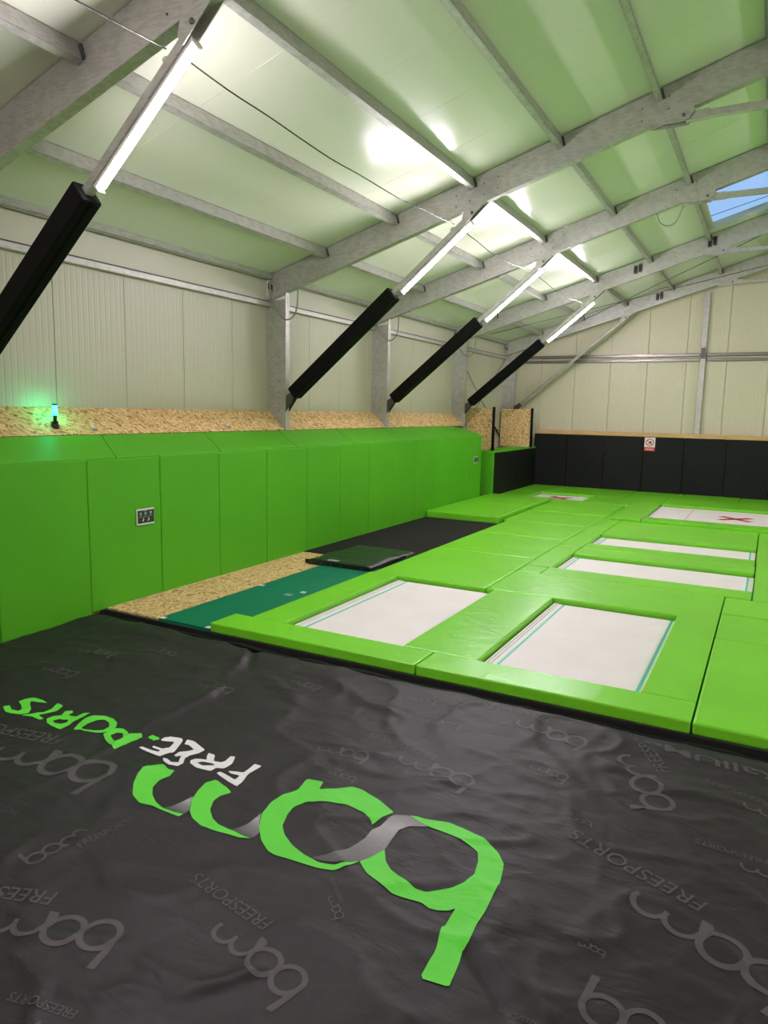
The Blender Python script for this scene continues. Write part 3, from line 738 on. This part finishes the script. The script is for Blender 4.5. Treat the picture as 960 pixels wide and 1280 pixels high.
for j in range(ny):
    for i in range(nx): bm.faces.new((gr[j][i], gr[j][i+1], gr[j+1][i+1], gr[j+1][i]))
edges = [e for e in bm.edges if e.is_boundary]
r = bmesh.ops.extrude_edge_only(bm, edges=edges)
for v in r['geom']:
    if isinstance(v, bmesh.types.BMVert): v.co.z = .0305 - t.location.z
bmesh.ops.recalc_face_normals(bm, faces=bm.faces)
mcv = bm_obj('mat_cover', bm, 'dark_mat_vinyl', t, smooth=True)
boxes('side_band', [(x0-.012, x1+.01, y0-.012, y0+.004, .0305, .092), (x1+.002, x1+.014, y0-.012, y0+1.1, .0305, .08)], 'black_plastic', t, .004)
for k in range(6): cyl('eyelet', (x0+.1+k*.17, y0-.014, .055), (0,1,0), .009, .006, 'bolt_steel', t, 8)
box('printed_logo', -5.55, -5.37, 8.56, 8.66, .0925, .0935, 'sign_grey', t)
sub_all(t, mcv, ('eyelet', 'printed_logo'))
LOGO = [
 ('letter_m', 'green', [[(-3.302,2.997),(-3.235,3.091),(-3.158,3.061),(-3.113,3.074),(-3.086,3.004),(-3.105,2.939),(-3.081,2.863),(-3.025,2.806),(-2.950,2.759),(-2.867,2.735),(-2.787,2.736),(-2.728,2.753),(-2.731,2.719),(-2.823,2.715),(-2.944,2.719),(-3.027,2.707),(-3.125,2.747),(-3.214,2.837),(-3.275,2.926)]]),
 ('letter_m', 'grad', [[(-2.872,2.736),(-2.841,2.779),(-2.823,2.856),(-2.811,2.924),(-2.770,2.854),(-2.728,2.795),(-2.726,2.750),(-2.787,2.736)]]),
 ('letter_m', 'green', [[(-2.852,3.067),(-2.820,3.128),(-2.646,3.068),(-2.680,3.002),(-2.679,2.945),(-2.631,2.863),(-2.557,2.801),(-2.489,2.773),(-2.388,2.766),(-2.302,2.762),(-2.255,2.767),(-2.314,2.739),(-2.378,2.730),(-2.472,2.717),(-2.564,2.713),(-2.653,2.745),(-2.725,2.797),(-2.791,2.890),(-2.828,2.973)]]),
 ('letter_m', 'grad', [[(-2.401,2.769),(-2.379,2.804),(-2.357,2.867),(-2.358,2.987),(-2.307,2.896),(-2.251,2.830),(-2.250,2.773),(-2.300,2.760)]]),
 ('letter_a', 'green', [[(-2.346,3.416),(-2.235,3.436),(-2.211,3.348),(-2.138,3.399),(-2.057,3.475),(-1.981,3.472),(-1.847,3.434),(-1.707,3.358),(-1.727,3.304),(-1.755,3.186),(-1.771,3.210),(-1.855,3.272),(-1.965,3.290),(-2.092,3.263),(-2.198,3.201),(-2.224,3.119),(-2.216,3.035),(-2.179,2.938),(-2.119,2.875),(-2.029,2.819),(-1.931,2.788),(-1.827,2.771),(-1.749,2.788),(-1.683,2.854),(-1.655,2.882),(-1.679,2.818),(-1.726,2.752),(-1.801,2.731),(-1.921,2.722),(-2.054,2.710),(-2.110,2.721),(-2.201,2.780),(-2.289,2.873),(-2.348,2.975),(-2.369,3.071),(-2.357,3.184),(-2.320,3.284)]]),
 ('letter_b', 'grad', [[(-1.692,3.332),(-1.614,3.362),(-1.468,3.320),(-1.569,3.273),(-1.602,3.217),(-1.599,3.128),(-1.590,3.032),(-1.625,2.929),(-1.654,2.880),(-1.728,2.821),(-1.824,2.786),(-1.891,2.783),(-1.813,2.861),(-1.756,2.950),(-1.729,3.067),(-1.735,3.148),(-1.708,3.201)]]),
 ('letter_b', 'green', [[(-1.654,2.880),(-1.625,2.929),(-1.590,3.032),(-1.578,3.011),(-1.541,2.951),(-1.488,2.903),(-1.415,2.870),(-1.318,2.829),(-1.260,2.834),(-1.165,2.918),(-1.123,2.978),(-1.105,3.062),(-1.128,3.178),(-1.160,3.255),(-1.225,3.287),(-1.352,3.317),(-1.470,3.318),(-1.614,3.362),(-1.515,3.377),(-1.398,3.424),(-1.292,3.413),(-1.183,3.385),(-1.068,3.308),(-1.011,3.233),(-0.996,3.176),(-0.974,3.064),(-0.974,2.982),(-0.965,2.863),(-0.972,2.754),(-0.961,2.641),(-0.972,2.588),(-0.955,2.515),(-0.946,2.434),(-0.941,2.370),(-1.063,2.355),(-1.068,2.523),(-1.102,2.659),(-1.091,2.675),(-1.093,2.800),(-1.116,2.772),(-1.163,2.749),(-1.203,2.743),(-1.248,2.761),(-1.338,2.748),(-1.396,2.744),(-1.491,2.777),(-1.575,2.814)]]),
 ('letter_f', 'white', [[(-2.742,3.403),(-2.686,3.404),(-2.697,3.280),(-2.653,3.169),(-2.658,3.122),(-2.867,3.180),(-2.852,3.204),(-2.709,3.173),(-2.726,3.235),(-2.794,3.223),(-2.824,3.242),(-2.780,3.264),(-2.734,3.280),(-2.734,3.324)]]),
 ('letter_r', 'white', [[(-3.093,3.360),(-3.033,3.355),(-2.990,3.293),(-2.938,3.305),(-2.924,3.332),(-2.941,3.402),(-2.912,3.414),(-2.863,3.326),(-2.867,3.252),(-2.904,3.217),(-2.914,3.180),(-3.026,3.167),(-3.086,3.183),(-3.118,3.217),(-3.106,3.252),(-3.037,3.281),(-3.065,3.312)], [(-3.063,3.219),(-3.040,3.249),(-2.977,3.264),(-2.945,3.256),(-2.964,3.222),(-3.007,3.200)]]),
 ('letter_e', 'white', [[(-3.318,3.370),(-3.349,3.430),(-3.293,3.437),(-3.141,3.380),(-3.147,3.323),(-3.175,3.270),(-3.171,3.225),(-3.120,3.152),(-3.130,3.116),(-3.190,3.099),(-3.269,3.132),(-3.301,3.159),(-3.272,3.165),(-3.207,3.141),(-3.165,3.159),(-3.193,3.200),(-3.221,3.243),(-3.237,3.209),(-3.261,3.219),(-3.271,3.273),(-3.228,3.311),(-3.209,3.347),(-3.285,3.377)]]),
 ('letter_e', 'white', [[(-3.478,3.313),(-3.500,3.371),(-3.387,3.420),(-3.359,3.398),(-3.293,3.248),(-3.324,3.205),(-3.335,3.163),(-3.481,3.173),(-3.546,3.184),(-3.535,3.203),(-3.442,3.201),(-3.392,3.206),(-3.392,3.226),(-3.471,3.229),(-3.479,3.249),(-3.395,3.249),(-3.365,3.279),(-3.390,3.353)]]),
 ('letter_s', 'green', [[(-4.903,3.302),(-4.877,3.348),(-4.781,3.364),(-4.701,3.349),(-4.763,3.323),(-4.828,3.298),(-4.786,3.261),(-4.710,3.217),(-4.661,3.160),(-4.686,3.110),(-4.737,3.079),(-4.819,3.082),(-4.892,3.115),(-4.892,3.168),(-4.805,3.125),(-4.750,3.141),(-4.769,3.181),(-4.844,3.226),(-4.902,3.246)]]),
 ('letter_t', 'green', [[(-4.632,3.384),(-4.546,3.370),(-4.518,3.291),(-4.555,3.206),(-4.570,3.177),(-4.489,3.161),(-4.492,3.133),(-4.599,3.129),(-4.673,3.108),(-4.637,3.157),(-4.581,3.225),(-4.581,3.295)]]),
 ('letter_r', 'green', [[(-4.466,3.322),(-4.432,3.357),(-4.398,3.342),(-4.387,3.290),(-4.309,3.293),(-4.323,3.370),(-4.272,3.394),(-4.258,3.317),(-4.260,3.233),(-4.238,3.182),(-4.231,3.101),(-4.315,3.104),(-4.410,3.127),(-4.471,3.172),(-4.468,3.225),(-4.429,3.265)], [(-4.403,3.170),(-4.387,3.213),(-4.307,3.228),(-4.289,3.200),(-4.305,3.157),(-4.352,3.152)]]),
 ('letter_o', 'green', [[(-4.145,3.143),(-4.195,3.224),(-4.224,3.304),(-4.208,3.364),(-4.140,3.412),(-4.050,3.409),(-3.959,3.365),(-3.903,3.304),(-3.909,3.244),(-3.944,3.202),(-4.033,3.164)], [(-4.100,3.170),(-4.134,3.260),(-4.129,3.328),(-4.083,3.363),(-4.019,3.345),(-3.964,3.298),(-3.960,3.244),(-4.019,3.194)]]),
 ('letter_p', 'green', [[(-3.916,3.204),(-3.904,3.297),(-3.847,3.321),(-3.781,3.299),(-3.721,3.260),(-3.688,3.340),(-3.615,3.280),(-3.649,3.216),(-3.649,3.145),(-3.654,3.073),(-3.734,3.108),(-3.832,3.150)], [(-3.848,3.209),(-3.845,3.261),(-3.801,3.273),(-3.746,3.231),(-3.725,3.185),(-3.741,3.155),(-3.789,3.176)]]),
 ('letter_s', 'green', [[(-3.605,3.315),(-3.608,3.364),(-3.527,3.347),(-3.499,3.320),(-3.520,3.287)]]),
]
MARKS = [
 (-2.364,1.879,-2.805,1.714),
 (-1.522,2.089,-1.909,2.157),
 (0.184,3.065,-0.317,3.268),
 (-0.384,2.561,0.052,2.569),
 (-0.411,4.266,-0.653,4.691),
 (-1.021,4.794,-1.406,4.845),
 (-0.972,4.237,-1.160,4.279),
 (-1.513,3.895,-1.911,3.944),
 (-1.846,4.597,-2.030,4.565),
 (-2.204,3.834,-2.474,3.804),
 (-3.542,2.811,-4.218,2.701),
 (-3.073,2.082,-3.056,2.329),
 (0.373,4.384,0.085,4.477),
 (0.345,3.828,0.088,3.844),
 (-0.481,2.329,-0.606,2.328),
 (-1.938,1.505,-2.156,1.457),
 (-5.143,4.339,-5.465,4.295),
 (-4.713,4.655,-4.935,4.623),
 (-3.693,4.249,-3.939,4.238),
 (-3.124,4.674,-3.346,4.703),
 (-3.292,5.089,-3.457,5.106),
 (-2.172,4.888,-2.342,4.877),
 (-2.110,3.565,-2.249,3.552),
 (-1.539,2.503,-1.628,2.574),
 (-0.450,2.866,-0.534,2.866),
 (-0.723,3.833,-0.837,3.803),
 (-5.045,3.836,-5.313,3.805),
 (-3.525,2.283,-3.601,2.277),
]

# ------------------------------------------------------------------ black fabric cover over the pit
CX0, CX1, CY0, CY1, CS = -6.398, 3.4, -1.2, 5.33, .026
CREASES = [
 (((-4.35,5.3), (-4.11,4.96), (-3.72,4.05), (-3.75,3.50), (-3.66,2.81), (-3.70,2.30)), .028, .035),
 (((-3.32,2.95), (-3.02,2.35), (-3.01,1.97)), .018, .05),
 (((-1.02,2.63), (-0.79,2.46), (-0.67,2.35)), -.03, .022),
 (((-0.92,2.66), (-0.70,2.52), (-0.50,2.40)), .02, .03),
 (((-0.78,2.51), (-0.57,2.54), (-0.44,2.59)), .012, .02),
 (((-2.52,1.53), (-2.35,1.61), (-2.14,1.63), (-2.04,1.74), (-1.91,1.79)), .016, .025),
 (((-1.91,1.78), (-1.83,1.83), (-1.72,1.99), (-1.60,2.14)), .016, .025),
 (((-2.57,3.91), (-2.25,3.90), (-1.87,3.93)), .022, .04),
 (((-1.11,4.71), (-0.40,4.45), (0.17,4.48)), .022, .06),
 (((-3.65,4.66), (-3.02,4.35)), .03, .06),
 (((-4.2,5.2), (-4.0,4.9), (-3.82,4.66)), -.04, .05),
 (((-1.65,4.92), (-1.02,4.37), (-0.75,4.08)), .016, .06),
 (((-0.27,3.71), (0.17,3.58)), .016, .05),
 (((-0.20,2.91), (0.10,2.83)), .010, .04),
 (((-2.12,3.39), (-1.72,3.67), (-1.45,4.06)), .010, .05),
 (((-5.2,4.25), (-4.75,4.35), (-4.3,4.3)), .022, .05),
 (((-4.6,4.55), (-4.35,4.5), (-4.1,4.55)), .025, .04),
 (((-3.1,4.9), (-2.6,4.6), (-2.1,4.55)), .020, .06),
]
def segd(px, py, a, b):
    dx, dy = b[0]-a[0], b[1]-a[1]; L = dx*dx+dy*dy
    t = max(0, min(1, ((px-a[0])*dx+(py-a[1])*dy)/L))
    return math.hypot(px-a[0]-dx*t, py-a[1]-dy*t), t
def cover_h(x, y):
    h = .014*noise.noise(Vector((x*.8, y*.9, 3.1))) + .004*noise.noise(Vector((x*2.1+y*.6, y*2.6, 7.7)))
    r = 1-abs(noise.noise(Vector((x*1.5-y*.5, y*2.4+x*.3, 1.3)))); h += .013*r**14
    r2 = 1-abs(noise.noise(Vector((x*3.2+y, y*3.6-x*.6, 9.3)))); h += .006*r2**10
    for line, amp, wd in CREASES:
        n = len(line)-1; best = None
        if not (min(p[0] for p in line)-.4 < x < max(p[0] for p in line)+.4 and min(p[1] for p in line)-.4 < y < max(p[1] for p in line)+.4): continue
        for i in range(n):
            d, t = segd(x, y, line[i], line[i+1]); u = (i+t)/n
            if best is None or d < best[0]: best = (d, u)
        d, u = best; tp = min(1, 4*u+.15, 4*(1-u)+.15)
        h += amp*tp*(.75+.7*noise.noise(Vector((x*3.1, y*3.1, 4.4))))*math.exp(-(d/wd)**2)
    # swell near the far hem, then the hem drops into the gap before the pads
    e = CY1 - y + .03*noise.noise(Vector((x*2.3, 0, 5)))
    h += .03*math.exp(-((e-.34)/.16)**2)*(0.6+.6*noise.noise(Vector((x*1.9, 2, 2))))
    k = max(0, min(1, (.20-e)/.17)); h -= .15*k*k*(3-2*k)
    e2 = x - CX0; k = max(0, min(1, (.10-e2)/.10)); h -= .03*k
    return h
NX = int((CX1-CX0)/CS)+1; NY = int((CY1-CY0)/CS)+1
HG = [[cover_h(CX0+i*CS, CY0+j*CS) for i in range(NX)] for j in range(NY)]
def hz(x, y):
    u = max(0, min(NX-1.001, (x-CX0)/CS)); v = max(0, min(NY-1.001, (y-CY0)/CS)); i, j = int(u), int(v); u -= i; v -= j
    return (HG[j][i]*(1-u)+HG[j][i+1]*u)*(1-v) + (HG[j+1][i]*(1-u)+HG[j+1][i+1]*u)*v
cv = empty('pit_cover', (-1.5, 2.0, -.30), 'black wrinkled fabric cover printed with a large green logo over the pit', 'cover')
off = Vector(cv.location)
verts = [(CX0+i*CS-off.x, CY0+j*CS-off.y, HG[j][i]-off.z) for j in range(NY) for i in range(NX)]
faces = [(j*NX+i, j*NX+i+1, (j+1)*NX+i+1, (j+1)*NX+i) for j in range(NY-1) for i in range(NX-1)]
nb = len(verts)
ring = [i for i in range(NX)] + [j*NX+NX-1 for j in range(1, NY)] + [(NY-1)*NX+i for i in range(NX-2, -1, -1)] + [j*NX for j in range(NY-2, 0, -1)]
for v in ring: verts.append((verts[v][0], verts[v][1], -.335-off.z))
for k in range(len(ring)):
    a, b = ring[k], ring[(k+1) % len(ring)]; faces.append((b, a, nb+k, nb+(k+1) % len(ring)))
me = bpy.data.meshes.new('fabric'); me.from_pydata(verts, [], faces); me.update(); me.materials.append(MATS['cover_fabric'])
for p in me.polygons: p.use_smooth = True
link(bpy.data.objects.new('fabric', me), cv)
# rolled black hem in the gap
pts = []
for k in range(120):
    x = -6.3 + k*(6.0+3)/119
    pts.append((x, 5.245 + .018*noise.noise(Vector((x*3, 1, 1))), -.045 + .02*noise.noise(Vector((x*2.2, 4, 1)))))
hem = tube('hem', pts, [.028+.008*noise.noise(Vector((p[0]*5, 2, 8))) for p in pts], 'black_vinyl', cv, 8)

def drape(name, loops=None, text=None, fn=None, m='print_grey', lift=.0022, extra=None, closed_smooth=False):
    """flat print cut along the cover's grid and laid on its surface; fn maps local 2D to world 2D"""
    if text:
        c = bpy.data.curves.new('t', 'FONT'); c.body = text; c.size = 1.0; c.align_x = 'LEFT'
        if extra: c.offset = extra
    else:
        c = bpy.data.curves.new('t', 'CURVE'); c.dimensions = '2D'; c.fill_mode = 'BOTH'
        for l in loops:
            s = c.splines.new('POLY'); s.points.add(len(l)-1); s.use_cyclic_u = True
            for p, q in zip(s.points, l): p.co = (q[0], q[1], 0, 1)
    o = bpy.data.objects.new('t', c); COL.objects.link(o)
    dg = bpy.context.evaluated_depsgraph_get(); me = bpy.data.meshes.new_from_object(o.evaluated_get(dg))
    bpy.data.objects.remove(o); bpy.data.curves.remove(c)
    bm = bmesh.new(); bm.from_mesh(me); bpy.data.meshes.remove(me)
    if not bm.verts: bm.free(); return None
    if text:
        wd = max(v.co.x for v in bm.verts)
        for v in bm.verts: v.co.x /= wd
    for v in bm.verts:
        p = fn(v.co.x, v.co.y) if fn else (v.co.x, v.co.y); v.co = Vector((p[0], p[1], 0))
    inside = [v for v in bm.verts if v.co.y > CY1-.03 or v.co.y < CY0+.1 or v.co.x > CX1-.1 or v.co.x < CX0+.05]
    if len(inside) == len(bm.verts): bm.free(); return None
    xs_ = [v.co.x for v in bm.verts]; ys_ = [v.co.y for v in bm.verts]
    i0, i1 = int((min(xs_)-CX0)/CS), int((max(xs_)-CX0)/CS)+1; j0, j1 = int((min(ys_)-CY0)/CS), int((max(ys_)-CY0)/CS)+1
    for i in range(i0, i1+1): bmesh.ops.bisect_plane(bm, geom=bm.verts[:]+bm.edges[:]+bm.faces[:], plane_co=(CX0+i*CS, 0, 0), plane_no=(1,0,0))
    for j in range(j0, j1+1): bmesh.ops.bisect_plane(bm, geom=bm.verts[:]+bm.edges[:]+bm.faces[:], plane_co=(0, CY0+j*CS, 0), plane_no=(0,1,0))
    bmesh.ops.triangulate(bm, faces=bm.faces[:])
    for v in bm.verts: v.co.z = hz(v.co.x, v.co.y) + lift
    bmesh.ops.translate(bm, vec=-off, verts=bm.verts)
    for f in bm.faces:
        f.normal_update()
        if f.normal.z < 0: f.normal_flip()
    return bm_obj(name, bm, m, cv, smooth=True)
MM = {'green': 'print_green', 'white': 'print_white', 'grad': 'print_fade'}
def rounded(l, it=1):
    for _ in range(it):
        out = []
        for a, b in zip(l, l[1:]+l[:1]):
            out += [(a[0]*.9+b[0]*.1, a[1]*.9+b[1]*.1), (a[0]*.1+b[0]*.9, a[1]*.1+b[1]*.9)]
        l = out
    return l
for nm, c, loops in LOGO:
    o = drape(nm, [rounded(l, 1) for l in loops], m=MM[c], lift=.003 if c == 'grad' else .0036)
    if o and c != 'grad': o['label'] = {'green': 'green printed letter', 'white': 'white printed letter'}[c]
    elif o: o['label'] = 'grey fading print between letters'

# small tone-on-tone logos: two rings with stems, two arches, and the lettering
def arc(cx, cy, ro, ri, a0, a1, n=18):
    A = [(cx+ro*math.cos(a0+(a1-a0)*k/n), cy+ro*math.sin(a0+(a1-a0)*k/n)) for k in range(n+1)]
    B = [(cx+ri*math.cos(a1+(a0-a1)*k/n), cy+ri*math.sin(a1+(a0-a1)*k/n)) for k in range(n+1)]
    return A + B
def ring_loops(cx, cy, ro, ri, n=28):
    return [[(cx+r*math.cos(2*math.pi*k/n), cy+r*math.sin(2*math.pi*k/n)) for k in range(n)] for r in (ro, ri)]
PI = math.pi
SHAPES = [ring_loops(.5, .5, .5, .35), [[(.0, .5), (.15, .5), (.30, 1.42), (.10, 1.42)]], ring_loops(1.36, .5, .5, .35), [[(1.72, .1), (1.86, .5), (2.02, -.02), (1.80, -.02)]],
          [arc(2.20, .42, .42, .29, PI*1.0, -.15)], [arc(2.90, .42, .42, .29, PI*.95, -.35)]]
def mark(x0, y0, x1, y1, kind=0):
    L = math.hypot(x1-x0, y1-y0); s = L/2.4; ux, uy = (x1-x0)/L, (y1-y0)/L; vx, vy = -uy, ux
    def fn(a, b): a -= .5; b -= .5; return (x0+(ux*a+vx*b)*s, y0+(uy*a+vy*b)*s)
    for sh in SHAPES: drape('printed_mark', sh, fn=fn, lift=.0022)
    drape('printed_word', text='FREESPORTS', fn=lambda a, b: fn(2.15+a*3.3, -.62+b*.62), lift=.0026)
for mk in MARKS: mark(*mk)
drape('printed_word', text='RallUMe', extra=.008, fn=lambda a, b: (.26 - .86*a + .02*b, 4.95 + .11*a - b*.15), lift=.0026)
